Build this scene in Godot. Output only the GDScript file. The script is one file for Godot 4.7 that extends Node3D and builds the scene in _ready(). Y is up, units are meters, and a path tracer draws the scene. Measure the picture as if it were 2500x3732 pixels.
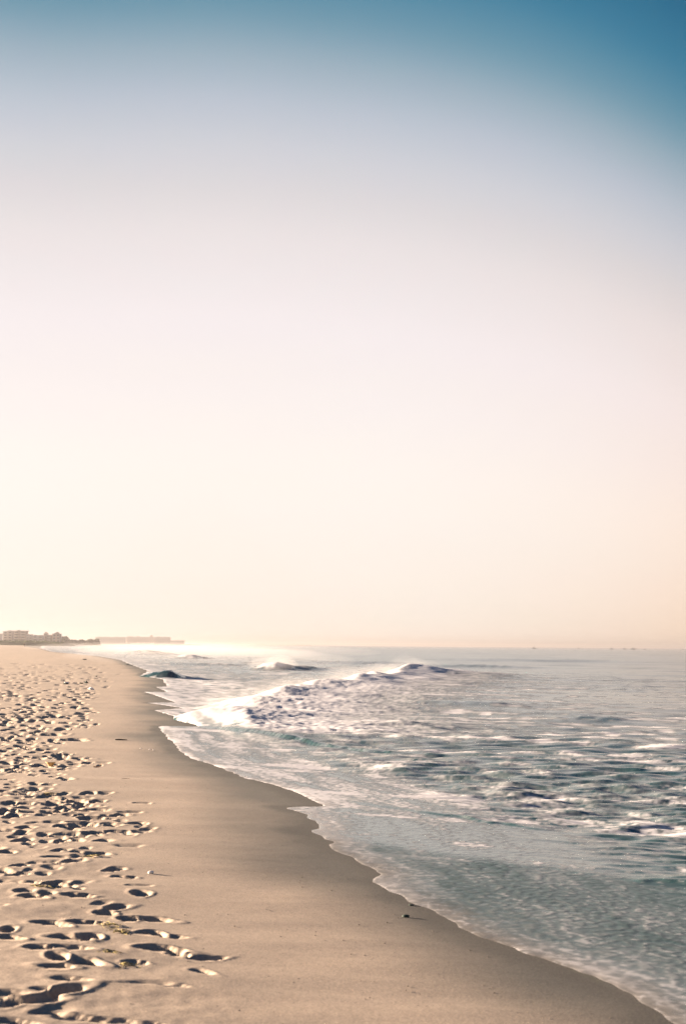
extends Node3D
# A sandy beach at sunrise: churned dry sand, a smooth wet strip, swash tongues and a choppy sea under a clear sky.
# Metres, y up; mean sea level is y = 0. The camera looks along -z, the sea lies to the right, the sun stands low on the left.

const Q := 1.0                       # mesh density
const EYE := Vector3(0, 1.9, 0)
const FOCAL := 5127.0                # focal length in photograph pixels (2500 x 3732)
const PITCH := 0.0947
const ROLL := 0.00815
const SUN_AZ := -74.0                # degrees from -z, negative is left
const SUN_EL := 10.5
const EXPOSURE := 7.9

var rng := RandomNumberGenerator.new()
var used := {}

# ---------------------------------------------------------------- small helpers
func numbered(called: String) -> String:
	if not used.has(called):
		used[called] = 0
		return called
	used[called] += 1
	return "%s_%03d" % [called, used[called]]

func tag(o: Node, label: String, category: String, group := "") -> void:
	o.set_meta("label", label)
	o.set_meta("category", category)
	if group != "":
		o.set_meta("group", group)

func thing(called: String, label: String, category: String, at: Vector3, turn := 0.0, group := "") -> Node3D:
	var o := Node3D.new()
	o.name = numbered(called)
	add_child(o, true)
	o.position = at
	o.rotation.y = turn
	tag(o, label, category, group)
	return o

func part(called: String, mesh: Mesh, mat: Material, parent: Node = null) -> MeshInstance3D:
	var o := MeshInstance3D.new()
	o.name = called if parent else numbered(called)
	o.mesh = mesh
	o.material_override = mat
	(parent if parent else self).add_child(o, true)
	return o

func mat(c: Color, rough := 0.9, spec := 0.4) -> StandardMaterial3D:
	var m := StandardMaterial3D.new()
	m.albedo_color = c.linear_to_srgb()
	m.roughness = rough
	m.metallic_specular = spec
	return m

func noise(wave: float, seed_value: int, octaves := 1) -> FastNoiseLite:
	var n := FastNoiseLite.new()
	n.noise_type = FastNoiseLite.TYPE_SIMPLEX_SMOOTH
	n.seed = seed_value
	n.frequency = 1.0 / wave
	n.fractal_type = FastNoiseLite.FRACTAL_FBM if octaves > 1 else FastNoiseLite.FRACTAL_NONE
	n.fractal_octaves = octaves
	return n

# a photograph pixel gives a direction; the distance comes from the level surface that the thing stands on
func ray(px: float, py: float) -> Vector3:
	var v := Vector3((px - 1250.0) / FOCAL, -(py - 1866.0) / FOCAL, -1.0)
	return v.rotated(Vector3.BACK, ROLL).rotated(Vector3.RIGHT, PITCH)

func level(px: float, py: float, y := 0.0) -> Vector3:
	var d := ray(px, py)
	return EYE + d * ((y - EYE.y) / d.y)

func on_sand(px: float, py: float) -> Vector3:
	var p := level(px, py, 0.25)
	for k in 6:
		p = level(px, py, sand(p.x, p.z))
	return Vector3(p.x, sand(p.x, p.z), p.z)

# where a thing of known distance stands (far things whose foot is hidden)
func at_depth(px: float, depth: float) -> float:
	var d := ray(px, 2350.0)
	return d.x / -d.z * depth

# ---------------------------------------------------------------- shoreline tables
const Z0 := 60.0
const ZSTEP := 0.1
var shore := PackedFloat32Array()      # smooth shoreline x(z): the shape of the beach
var edge := PackedFloat32Array()       # where the last swash has reached
var crest_x := PackedFloat32Array()    # crest of the breaker
var crest_a := PackedFloat32Array()

func table(points: Array, last: float) -> PackedFloat32Array:
	var out := PackedFloat32Array()
	var n := int((Z0 - last) / ZSTEP) + 2
	out.resize(n)
	var k := 0
	for i in n:
		var z := Z0 - i * ZSTEP
		while k < points.size() - 2 and points[k + 1][1] > z:
			k += 1
		var a: Array = points[k]
		var b: Array = points[k + 1]
		out[i] = lerpf(a[0], b[0], clampf((a[1] - z) / (a[1] - b[1]), 0, 1))
	return out

func smooth(t: PackedFloat32Array, share: float) -> PackedFloat32Array:
	var sums := PackedFloat64Array()
	sums.resize(t.size() + 1)
	for i in t.size():
		sums[i + 1] = sums[i] + t[i]
	var out := PackedFloat32Array()
	out.resize(t.size())
	for i in t.size():
		var z := absf(Z0 - i * ZSTEP)
		var half := mini(maxi(1, int(share * z / ZSTEP)), mini(i, t.size() - 1 - i))
		out[i] = (sums[i + half + 1] - sums[i - half]) / (2 * half + 1)
	return out

func look(t: PackedFloat32Array, z: float) -> float:
	var f := (Z0 - z) / ZSTEP
	var i := int(f)
	if i < 0:
		return t[0]
	if i >= t.size() - 1:
		return t[t.size() - 1] + (z + 2000.0) * 0.2 * float(z < -2000.0)
	return lerpf(t[i], t[i + 1], f - i)

func make_tables() -> void:
	var s := [[14.0, 60.0], [3.3, 5.0], [2.7, 0.0], [1.72, -7.0], [0.9, -9.3], [0.25, -12.0], [-0.35, -16.0], [-1.4, -20.0], [-2.9, -26.0], [-3.7, -32.0], [-4.7, -38.0], [-5.8, -45.0], [-7.2, -55.0],
		[-7.9, -62.0], [-9.7, -75.0], [-11.5, -85.0], [-13.3, -96.0], [-18.7, -125.0], [-25.7, -163.0], [-38.0, -217.0], [-60.0, -296.0], [-112.0, -523.0], [-180.0, -800.0], [-420.0, -2000.0]]
	shore = smooth(table(s, -2000.0), 0.07)
	var pix := [[2440, 3732], [2356, 3659], [2218, 3586], [2104, 3537], [1989, 3498], [1874, 3464], [1775, 3422], [1667, 3384], [1575, 3322], [1476, 3280], [1377, 3231], [1358, 3203], [1400, 3190], [1323, 3152],
		[1277, 3124], [1206, 3101], [1196, 3093], [1222, 3078], [1191, 3060], [1128, 3035], [1172, 3019], [1135, 2989], [1124, 2973], [1068, 2958], [1038, 2943], [1186, 2936], [1150, 2915], [1099, 2894], [1068, 2879],
		[976, 2853], [900, 2838], [813, 2803], [701, 2767], [683, 2758], [656, 2738], [647, 2723], [616, 2696], [594, 2674], [578, 2648], [730, 2645], [714, 2639], [663, 2618], [612, 2603], [560, 2590],
		[668, 2577], [532, 2563], [640, 2557], [527, 2523], [612, 2520], [566, 2504], [607, 2501], [592, 2475], [510, 2463], [540, 2445], [474, 2422], [434, 2404], [357, 2391], [306, 2388], [255, 2381], [189, 2376]]
	var e := [[15.0, 60.0], [3.2, 0.0], [1.95, -5.0]]
	for p in pix:
		var g := level(p[0], p[1], 0.08)
		e.append([g.x, minf(g.z, e[-1][1] - 0.06)])
	e.append([-112.0, -523.0])
	e.append([-420.0, -2000.0])
	edge = smooth(table(e, -2000.0), 0.003)
	crest_x = smooth(table([[0.5, 60.0], [0.5, -26.0], [-1.4, -29.0], [-2.3, -33.0], [-2.6, -36.5], [-2.0, -45.0], [-0.8, -55.0], [1.3, -67.0], [4.3, -85.0], [7.0, -92.0], [10.0, -100.0], [10.0, -2000.0]], -2000.0), 0.03)
	crest_a = smooth(table([[0.0, 60.0], [0.0, -27.0], [0.14, -29.0], [0.32, -36.0], [0.44, -45.0], [0.5, -62.0], [0.54, -76.0], [0.72, -85.0], [0.5, -91.0], [0.0, -99.0], [0.0, -2000.0]], -2000.0), 0.02)

# ---------------------------------------------------------------- sand
var n_dune := noise(5.5, 11, 2)
var n_soft := noise(1.3, 12, 2)
var n_wind := noise(0.5, 13, 2)
var n_lump := noise(0.22, 14, 2)
var n_wet := noise(2.4, 15, 3)
var n_patch := noise(3.0, 16, 2)

func inland(x: float, z: float) -> float:
	return (look(shore, z) - x) * (0.97 if z > -120.0 else 0.95)

func sand(x: float, z: float) -> float:
	var d := inland(x, z)
	if d < 0.0:
		return maxf(0.08 + 0.055 * d, -1.2)
	var y := 0.08 + lerpf(0.2, 0.4, smoothstep(-24.0, -8.0, z)) * (1.0 - exp(-d / 6.0)) + 0.0016 * minf(d, 300.0)
	return y + 0.022 * n_dune.get_noise_2d(x, z) * minf(d / 3.0, 1.0)

# how trodden the sand is, 0 to 1
func trodden(x: float, z: float) -> float:
	var d := inland(x, z)
	var t := smoothstep(1.75, 2.5, d + 0.45 * n_patch.get_noise_2d(x * 0.8, z * 0.35))
	t *= 1.0 - 0.85 * smoothstep(1.6, 0.4, absf(z + 17.7))          # a smooth drift lies across the trodden part
	return t

var prints: Array = []                 # [x, z, along-x, along-z, half length, half width, depth]

func add_print(p: Vector3, half_length: float, half_width: float, depth: float, turn: float) -> void:
	prints.append([p.x, p.z, sin(turn), cos(turn), half_length, half_width, depth])

func make_prints() -> void:
	# the deep ones in front, where they lie: pixel, half length, half width, depth, turn from the line of sight
	var near := [[560, 3350, 0.13, 0.075, 0.05, 1.35], [470, 3345, 0.085, 0.06, 0.05, 0.5], [392, 3325, 0.075, 0.05, 0.045, 1.2], [555, 3400, 0.095, 0.06, 0.05, 1.1], [640, 3415, 0.1, 0.045, 0.025, 1.5],
		[600, 3460, 0.16, 0.075, 0.055, 1.3], [660, 3480, 0.07, 0.035, 0.03, 1.2], [765, 3492, 0.11, 0.05, 0.03, 2.0], [745, 3545, 0.1, 0.04, 0.02, 0.9], [290, 3266, 0.1, 0.07, 0.05, 1.4], [125, 3267, 0.09, 0.06, 0.05, 1.2],
		[315, 3510, 0.12, 0.07, 0.055, 1.0], [205, 3525, 0.1, 0.05, 0.05, 1.5], [260, 3455, 0.14, 0.055, 0.04, 1.4], [160, 3457, 0.1, 0.05, 0.04, 1.5], [260, 3420, 0.12, 0.06, 0.05, 1.2], [330, 3415, 0.09, 0.06, 0.05, 0.6],
		[180, 3362, 0.12, 0.06, 0.04, 1.1], [310, 3358, 0.1, 0.05, 0.045, 1.4], [30, 3418, 0.09, 0.06, 0.05, 1.3], [215, 3490, 0.1, 0.05, 0.045, 0.4], [495, 3508, 0.07, 0.03, 0.025, 1.4], [540, 3585, 0.15, 0.03, 0.02, 1.75],
		[640, 3596, 0.1, 0.03, 0.018, 1.3], [20, 3640, 0.14, 0.06, 0.05, 1.3], [30, 3620, 0.1, 0.05, 0.04, 1.6], [165, 3605, 0.09, 0.035, 0.03, 1.5], [180, 3690, 0.08, 0.04, 0.035, 1.5], [290, 3712, 0.12, 0.05, 0.04, 1.4],
		[400, 3720, 0.13, 0.04, 0.035, 1.5], [540, 3735, 0.09, 0.04, 0.03, 1.5], [60, 3728, 0.12, 0.05, 0.04, 1.5], [355, 3107, 0.11, 0.06, 0.045, 1.5], [455, 3195, 0.09, 0.05, 0.045, 1.4], [440, 3193, 0.08, 0.04, 0.03, 1.5],
		[200, 3224, 0.13, 0.06, 0.045, 1.3], [520, 3230, 0.1, 0.035, 0.018, 1.6], [520, 2928, 0.09, 0.06, 0.05, 1.7], [435, 3030, 0.09, 0.06, 0.045, 1.6], [470, 2958, 0.14, 0.05, 0.04, 1.5], [400, 2972, 0.1, 0.06, 0.04, 1.2],
		[300, 3000, 0.16, 0.07, 0.05, 1.3], [340, 2978, 0.12, 0.06, 0.05, 1.4], [215, 2896, 0.12, 0.05, 0.04, 1.5], [160, 2883, 0.12, 0.045, 0.04, 1.5], [390, 2888, 0.12, 0.04, 0.03, 1.5], [180, 2860, 0.1, 0.05, 0.04, 1.5],
		[340, 2784, 0.12, 0.05, 0.05, 1.7], [272, 2784, 0.1, 0.06, 0.05, 1.5], [265, 2767, 0.2, 0.1, 0.07, 1.4], [300, 2765, 0.2, 0.08, 0.06, 1.5], [225, 2766, 0.14, 0.07, 0.05, 1.4], [260, 2695, 0.3, 0.14, 0.08, 1.45], [300, 2694, 0.22, 0.1, 0.08, 1.5],
		[185, 2677, 0.3, 0.14, 0.07, 1.4], [215, 2655, 0.3, 0.12, 0.07, 1.5], [75, 2660, 0.3, 0.14, 0.07, 1.4], [270, 2530, 0.4, 0.2, 0.1, 1.5], [255, 2580, 0.4, 0.2, 0.09, 1.5]]
	for p in near:
		add_print(on_sand(p[0], p[1]), p[2] * 1.0, p[3] * 1.0, p[4] * (0.95 if p[1] < 3560 else 0.5), p[5])
	# everything else that walkers have left: strides along the beach, each print a little turned and worn
	for k in 9000:
		var z := -6.2 - 110.0 * pow(rng.randf(), 1.8)
		var span := 1.2 - z * 0.2
		var x := look(shore, z) - 1.3 - rng.randf() * span
		var g := on_ground(x, z)
		if z > -8.2 and x > -0.75:
			continue
		if rng.randf() > trodden(x, z) * (lerpf(0.03, 1.0, smoothstep(-8.5, -20.0, z)) + 0.16 * smoothstep(-8.2, -9.5, z)):
			continue
		var big := rng.randf_range(0.7, 1.15) * (1.0 - z * 0.004)
		var turn := rng.randf_range(-0.5, 0.5) - 0.15 + (PI / 2 if rng.randf() < 0.3 else 0.0)
		add_print(g, 0.125 * big, 0.062 * big * rng.randf_range(0.8, 1.25), rng.randf_range(0.008, 0.042) * big * lerpf(1.0, 1.5, smoothstep(-15.0, -24.0, z)), turn)

func on_ground(x: float, z: float) -> Vector3:
	return Vector3(x, sand(x, z), z)

# ---------------------------------------------------------------- sea
var n_w := [noise(14.0, 21), noise(5.0, 22), noise(2.0, 23), noise(0.8, 24), noise(0.36, 25), noise(0.16, 26)]
const W_LEN := [14.0, 5.0, 2.0, 0.8, 0.36, 0.16]
const W_AMP := [0.1, 0.04, 0.028, 0.036, 0.034, 0.015]
var n_rag := noise(0.5, 31, 2)
var n_foam := noise(0.9, 32, 3)
var n_lace := noise(0.085, 33, 2)
var n_boil := noise(0.7, 34, 3)
var n_web := web()
var n_streak := noise(2.2, 35, 3)
const BORE_A := [[-4.3, -33.2], [-2.9, -31.3], [-1.76, -29.1], [-0.76, -27.4], [0.5, -25.2], [3.0, -22.8], [8.0, -20.0], [40.0, -10.0]]
const BORE_B := [[-0.25, -17.0], [0.1, -16.9], [0.5, -16.5], [0.8, -16.15], [1.4, -15.6], [2.2, -14.8], [4.0, -13.8], [8.0, -12.0], [40.0, 0.0]]
const BORE_C := [[0.25, -13.1], [0.87, -12.55], [1.77, -12.1], [2.45, -11.7], [6.0, -10.0], [40.0, 5.0]]

func web() -> FastNoiseLite:             # the net of bubbles that foam is left as
	var n := FastNoiseLite.new()
	n.noise_type = FastNoiseLite.TYPE_CELLULAR
	n.cellular_return_type = FastNoiseLite.RETURN_DISTANCE2_SUB
	n.seed = 41
	n.frequency = 1.0 / 0.2
	n.domain_warp_enabled = true
	n.domain_warp_amplitude = 0.12
	n.domain_warp_frequency = 4.0
	return n

func line_z(points: Array, x: float) -> float:
	for k in points.size() - 1:
		if x < points[k + 1][0]:
			return lerpf(points[k][1], points[k + 1][1], (x - points[k][0]) / (points[k + 1][0] - points[k][0]))
	return points[-1][1]

# single ridges: x, z, half width along x, height, front length towards the camera, back length, foam
var ridges := [[-9.6, -78.0, 1.0, 0.5, 0.6, 2.5, 0.0], [-7.8, -79.0, 2.6, 0.1, 0.7, 2.0, 0.1], [-3.0, -80.0, 3.0, 0.1, 0.8, 3.0, 0.0], [-5.0, -107.0, 1.3, 0.5, 1.2, 4.0, 1.0], [-3.0, -108.0, 2.2, 0.3, 1.0, 4.0, 0.4],
	[-20.5, -193.0, 2.4, 0.6, 2.0, 6.0, 1.0], [-41.0, -300.0, 4.0, 0.7, 3.0, 8.0, 0.6], [-31.0, -240.0, 5.0, 0.35, 2.0, 6.0, 0.5], [12.0, -130.0, 8.0, 0.25, 2.0, 6.0, 0.0], [-12.0, -128.0, 5.0, 0.22, 1.5, 5.0, 0.2],
	[30.0, -190.0, 14.0, 0.3, 3.0, 9.0, 0.0], [2.5, -150.0, 9.0, 0.22, 2.0, 6.0, 0.1], 
	[2.2, -18.8, 0.5, 0.05, 0.35, 0.6, 0.2], [0.9, -21.5, 0.5, 0.05, 0.35, 0.5, 0.0], [4.3, -44.0, 1.6, 0.13, 0.8, 1.6, 0.0], [1.6, -33.0, 1.0, 0.1, 0.7, 1.2, 0.1], [6.6, -37.0, 1.5, 0.13, 0.8, 1.5, 0.0]]

var w_foam := 0.0                      # foam at the point that wave() was last asked for
var w_thin := 0.0                      # how much of the wet sand shows through a thin sheet
var w_film := 0.0                      # bubbly film on the thin sheets
var w_milk := 0.0                      # fine air and sand stirred into the water there

func wave(x: float, z: float, step: float) -> float:
	var e := (x - look(edge, z)) * 0.95
	if z > -70.0:
		e += 0.045 * n_rag.get_noise_2d(x * 1.4, z * 0.9) * minf(1.0, 3.0 / maxf(e, 0.5))
	var ground := sand(x, z)
	if e < -3.5:
		w_foam = 0.0
		w_milk = 1.0
		return ground - 0.4
	var sheet := ground + (0.008 * (1.0 - exp(-e / 0.07)) + 0.014 * minf(e, 1.2) if e > 0.0 else maxf(e * 0.4, -0.3))
	# how wild the water is here: thin sheets in front of the bores are calm
	var wild := smoothstep(0.3, 3.5, e)
	var qc := 9.0
	var qb := 9.0
	var qa := 9.0
	var rise := 0.0
	if z > -40.0:
		var wob := 0.12 * n_rag.get_noise_2d(x, 7.0)
		qc = line_z(BORE_C, x) - z + wob
		qb = line_z(BORE_B, x) - z + wob
		qa = line_z(BORE_A, x) - z + wob * 2.0
		rise += 0.022 * smoothstep(-0.02, 0.12, qc) * exp(-maxf(qc, 0.0) / 1.2) * smoothstep(0.1, 0.9, x)
		rise += 0.05 * smoothstep(-0.02, 0.11, qb) * exp(-maxf(qb, 0.0) / 1.6) * smoothstep(-0.3, 0.3, x) * (1.0 - 0.85 * smoothstep(1.3, 2.3, x))
		rise += 0.045 * smoothstep(-0.03, 0.14, qa) * exp(-maxf(qa, 0.0) / 2.2) * smoothstep(-4.6, -3.6, x) * (1.0 - 0.8 * smoothstep(0.2, 1.8, x))
		wild *= lerpf(0.2, 1.0, smoothstep(-0.3, 0.8, qc + 0.9 * smoothstep(2.0, 2.6, x)))
		wild *= lerpf(0.6, 1.0, smoothstep(-0.2, 1.5, qb))
	var y := 0.0
	var u := x * 0.38 + z * 0.07
	var v := z - x * 0.16
	for k in 6:
		var w: float = clampf(W_LEN[k] / step - 1.4, 0.0, 1.0)
		if w > 0.0:
			var uu := u * (0.55 if k < 3 else 1.0)
			var n: float = n_w[k].get_noise_2d(uu, v)
			if k < 4:
				n = 0.55 * n + 0.45 * (0.55 - absf(n_w[k].get_noise_2d(uu + 40.0, v - 90.0)) * 1.6)
			y += W_AMP[k] * w * n
	y *= wild * (1.0 + 1.1 * smoothstep(15.0, 70.0, e))
	# the breaker and the boiling water behind its crest
	var foam := 0.0
	if z < -26.0 and z > -100.0:
		var a: float = look(crest_a, z) * (0.95 + 0.3 * n_w[1].get_noise_2d(3.0, z))
		var p: float = (x - look(crest_x, z)) * 0.92 + 0.45 * n_w[1].get_noise_2d(x * 1.2, z * 0.8) + 0.22 * n_w[2].get_noise_2d(x * 0.9, z * 0.5)
		var prof := exp(-p * p / 1.1) if p < 0.0 else exp(-p / 4.0)
		rise += a * prof
		var behind := smoothstep(-0.8, 0.1, p) * exp(-maxf(p - 0.6, 0.0) / 3.2) * smoothstep(0.05, 0.2, a)
		if behind > 0.02:
			var b := n_boil.get_noise_2d(x * 3.0, z * 1.5)
			y += behind * (0.014 * b + 0.024 * n_foam.get_noise_2d(x * 0.8, z * 0.5))
			foam = clampf(behind * 1.3 + b * 0.9 * (1.0 - behind), 0.0, 1.0) * smoothstep(0.0, 0.35, behind)
	var bare := 0.0
	for r in ridges:
		var dx: float = (x - r[0]) / r[2] * (0.75 if x < r[0] else 1.3)
		if absf(dx) < 2.6:
			var dz: float = z - r[1] - 0.12 * dx * r[2]
			if dz < 3.0 * r[4] and dz > -4.0 * r[5]:
				var g: float = exp(-dx * dx) * (exp(-dz * dz / (r[4] * r[4])) if dz > 0.0 else exp(dz / r[5]))
				rise += r[3] * g * (1.0 + 0.3 * n_boil.get_noise_2d(x, z))
				if r[6] > 0.0:
					foam = maxf(foam, r[6] * smoothstep(0.25, 0.75, g + 0.9 * n_foam.get_noise_2d(x * 1.5, z)))
				else:
					bare += r[3] * g
	y += rise
	# foam: a bright lip at the run-up edge, lace on the sheets, drifting streaks farther out
	var lace := n_lace.get_noise_2d(x * 0.8, z * 0.7) * clampf(1.35 - step * 6.0, 0.0, 1.0)
	var f2 := n_foam.get_noise_2d(x, z * 0.5)
	var st := n_streak.get_noise_2d(u * 0.8, v * 1.6)
	var wash := look(crest_a, z)           # what the breaker throws up the beach beside it
	var near_edge := exp(-maxf(e - 0.15, 0.0) / (0.85 + 2.4 * smoothstep(-3.4, 2.0, qb) + 1.8 * smoothstep(0.05, 0.3, wash)))
	w_milk = smoothstep(16.0, 0.0, e + 5.0 * st)
	if e > -0.2:
		var sheet_foam := clampf(near_edge * (0.5 + 0.75 * lace + 0.35 * f2), 0.0, 1.0) * (0.5 + 1.15 * smoothstep(-3.4, 0.6, qb) + 0.7 * smoothstep(0.05, 0.3, wash))
		var band := n_streak.get_noise_2d(e * 5.0, z * 0.5 + 30.0)      # lines that lie along the edge
		sheet_foam *= clampf(0.75 + 1.1 * band, 0.2, 1.4)
		sheet_foam = maxf(sheet_foam, clampf(0.34 + 0.8 * band, 0.05, 0.6) * smoothstep(0.1, 0.42, lace + 0.35 * f2) * exp(-e / 3.5) * smoothstep(1.5, -0.5, qb))
		if step < 0.12 and e < 4.0:
			var net := n_web.get_noise_2d(x, z * 0.8) + 1.0
			sheet_foam = maxf(sheet_foam, 0.5 * smoothstep(0.22, 0.04, net) * smoothstep(-0.25, 0.25, f2 + 0.25) * exp(-e / 1.3))
		sheet_foam = maxf(sheet_foam, smoothstep(0.05, 0.0, absf(e - 0.02)) * (0.3 + 0.6 * f2 + 0.4 * lace) * smoothstep(-0.6, 1.0, qb))
		var drift := smoothstep(0.02, 0.6, st + 0.35 * lace + 0.5 * f2) * (0.95 * smoothstep(40.0, 3.0, e) + 0.05) * smoothstep(-0.8, 0.6, qc)
		if z < -60.0:
			drift = maxf(drift, smoothstep(-0.1, 0.5, f2 + st) * smoothstep(16.0, 3.0, e) * 0.8)
		foam = maxf(foam, maxf(sheet_foam, drift))
	foam *= (1.0 - smoothstep(0.03, 0.12, bare)) * (1.0 - 0.85 * smoothstep(0.5, 0.1, absf(qa - 0.05)) * smoothstep(-4.5, -4.0, x)) * (1.0 - 0.8 * smoothstep(0.16, 0.05, absf(qb - 0.05)) * smoothstep(0.0, 0.2, x))
	w_foam = clampf(foam, 0.0, 0.95)
	w_thin = smoothstep(0.4, 0.0, e) if rise < 0.05 else 0.0
	w_film = 0.45 * smoothstep(0.8, -0.2, qc) * exp(-maxf(e, 0.0) / 6.0) * (0.8 + 0.5 * lace)
	w_milk *= 1.0 - 0.6 * smoothstep(0.1, 0.3, rise)
	# the sea and the thin sheet that it pushes up the sand run into each other smoothly
	if e > 0.1:
		sheet += 0.0032 * lace * minf(e, 1.0)
	var gap := sheet - y
	return maxf(sheet, y) + 0.02 * exp(-absf(gap) / 0.02) * 0.5 if e > 0.05 else (maxf(sheet, y) if rise > 0.1 else sheet)

# ---------------------------------------------------------------- grids
# A patch of surface between two distances and two bearings; rows lie closer together near by, where detail shows.
func radii(near: float, far: float, n: int, even: float) -> PackedFloat32Array:
	var out := PackedFloat32Array()
	out.resize(n)
	for i in n:
		var t := float(i) / (n - 1)
		var by_angle := 1.0 / lerpf(1.0 / near, 1.0 / far, t)
		var by_ratio := near * pow(far / near, t)
		out[i] = pow(by_angle, 1.0 - even) * pow(by_ratio, even)
	return out

func commit(mesh: ArrayMesh, nr: int, nc: int, P: PackedVector3Array, C: PackedColorArray, U: PackedVector2Array, keep: PackedByteArray) -> void:
	var N := PackedVector3Array()
	N.resize(P.size())
	for i in nr:
		var up := mini(i + 1, nr - 1) * nc
		var dn := maxi(i - 1, 0) * nc
		for j in nc:
			var dr := P[up + j] - P[dn + j]
			var dc := P[i * nc + mini(j + 1, nc - 1)] - P[i * nc + maxi(j - 1, 0)]
			N[i * nc + j] = dc.cross(dr).normalized()
	var I := PackedInt32Array()
	I.resize((nr - 1) * (nc - 1) * 6)
	var k := 0
	for i in nr - 1:
		for j in nc - 1:
			var a := i * nc + j
			var b := a + nc
			if keep[a] + keep[a + 1] + keep[b] + keep[b + 1] == 0:
				continue
			I[k] = a
			I[k + 1] = b
			I[k + 2] = b + 1
			I[k + 3] = a
			I[k + 4] = b + 1
			I[k + 5] = a + 1
			k += 6
	I.resize(k)
	var arr := []
	arr.resize(Mesh.ARRAY_MAX)
	arr[Mesh.ARRAY_VERTEX] = P
	arr[Mesh.ARRAY_NORMAL] = N
	arr[Mesh.ARRAY_COLOR] = C
	if U.size():
		arr[Mesh.ARRAY_TEX_UV] = U
	arr[Mesh.ARRAY_INDEX] = I
	mesh.add_surface_from_arrays(Mesh.PRIMITIVE_TRIANGLES, arr)

func sand_patch(mesh: ArrayMesh, R: PackedFloat32Array, az0: float, az1: float, nc: int) -> void:
	var nr := R.size()
	var P := PackedVector3Array()
	var C := PackedColorArray()
	var keep := PackedByteArray()
	P.resize(nr * nc)
	C.resize(nr * nc)
	keep.resize(nr * nc)
	var dent := PackedFloat32Array()
	dent.resize(nr * nc)
	var daz := (az1 - az0) / (nc - 1)
	for p in prints:
		var r: float = sqrt(p[0] * p[0] + p[1] * p[1])
		var az := atan2(p[0], -p[1])
		var reach: float = maxf(p[4], p[5]) * 1.7
		if az < az0 - reach / r or az > az1 + reach / r or r + reach < R[0] or r - reach > R[nr - 1]:
			continue
		var j0 := maxi(0, int((az - reach / r - az0) / daz))
		var j1 := mini(nc - 1, int((az + reach / r - az0) / daz) + 1)
		var i0 := R.bsearch(r - reach)
		var i1 := mini(nr - 1, R.bsearch(r + reach))
		for i in range(i0, i1 + 1):
			for j in range(j0, j1 + 1):
				var b := az0 + j * daz
				var dx: float = R[i] * sin(b) - p[0]
				var dz: float = -R[i] * cos(b) - p[1]
				var lu: float = (dx * p[2] + dz * p[3]) / p[4]
				var lv: float = (dx * p[3] - dz * p[2]) / p[5]
				lv /= 1.0 - 0.22 * lu                      # ball of the foot wider than the heel
				var rr := sqrt(lu * lu + lv * lv) + 0.4 * n_lump.get_noise_2d(dx * 0.8 + p[0] * 3.0, dz * 0.8 + p[1])
				if rr < 1.7:
					dent[i * nc + j] += p[6] * (0.1 * exp(-pow((rr - 1.3) / 0.25, 2.0)) - (1.0 - smoothstep(0.55, 1.08, rr)) * (1.0 + 0.3 * lu))
	var dry := Vector3(0.37, 0.297, 0.23)
	var wet := Vector3(0.118, 0.11, 0.095)
	for i in nr:
		var r := R[i]
		var step := R[mini(i + 1, nr - 1)] - R[maxi(i - 1, 0)]
		for j in nc:
			var b := az0 + j * daz
			var x := r * sin(b)
			var z := -r * cos(b)
			var k := i * nc + j
			var d := inland(x, z)
			var e := x - look(edge, z)
			keep[k] = 1 if e < 2.5 or d > -0.5 else 0
			if not keep[k]:
				P[k] = Vector3(x, -1.0, z)
				continue
			var y := sand(x, z)
			var tone := 0.0
			if r < 140.0 and d > 0.0:
				var t := trodden(x, z)
				var small := clampf(0.9 / step - 0.2, 0.0, 1.0)
				y += (0.010 + 0.004 * t) * n_soft.get_noise_2d(x * 0.45, z * 0.9) * minf(1.0, d)
				y += small * (0.003 + 0.002 * t) * n_wind.get_noise_2d(x * 0.4, z * 1.3) * minf(1.0, d)
				y += small * 0.0022 * t * n_lump.get_noise_2d(x, z)
				y += 0.07 * tanh(dent[k] / 0.07)
				tone = 0.06 * n_lump.get_noise_2d(x * 2.0, z * 2.0)
			elif d > 0.0:
				y += 0.05 * n_dune.get_noise_2d(x * 0.4, z * 0.15) * smoothstep(2.0, 8.0, d)
			tone += 0.07 * n_dune.get_noise_2d(x * 1.3 + 50.0, z * 0.8)
			# damp sand: an uneven band that the last waves have soaked
			var soak := smoothstep(1.5, 0.0, d + 0.6 * n_wet.get_noise_2d(x * 0.6, z * 0.5))
			soak = maxf(soak, smoothstep(0.35, 0.05, -e + 0.15 * n_wet.get_noise_2d(x * 2.0, z * 2.0)))
			var c := dry.lerp(wet, clampf(soak, 0.0, 1.0)).lerp(Vector3(0.092, 0.085, 0.073), smoothstep(0.4, 0.05, -e + 0.25 * n_wet.get_noise_2d(x * 1.5, z * 1.5))) * (1.0 + tone)
			P[k] = Vector3(x, y, z)
			C[k] = Color(c.x, c.y, c.z)
	commit(mesh, nr, nc, P, C, PackedVector2Array(), keep)

var seam_step := 0.5                   # row spacing where the near patch ends, so that the far one joins it

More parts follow.
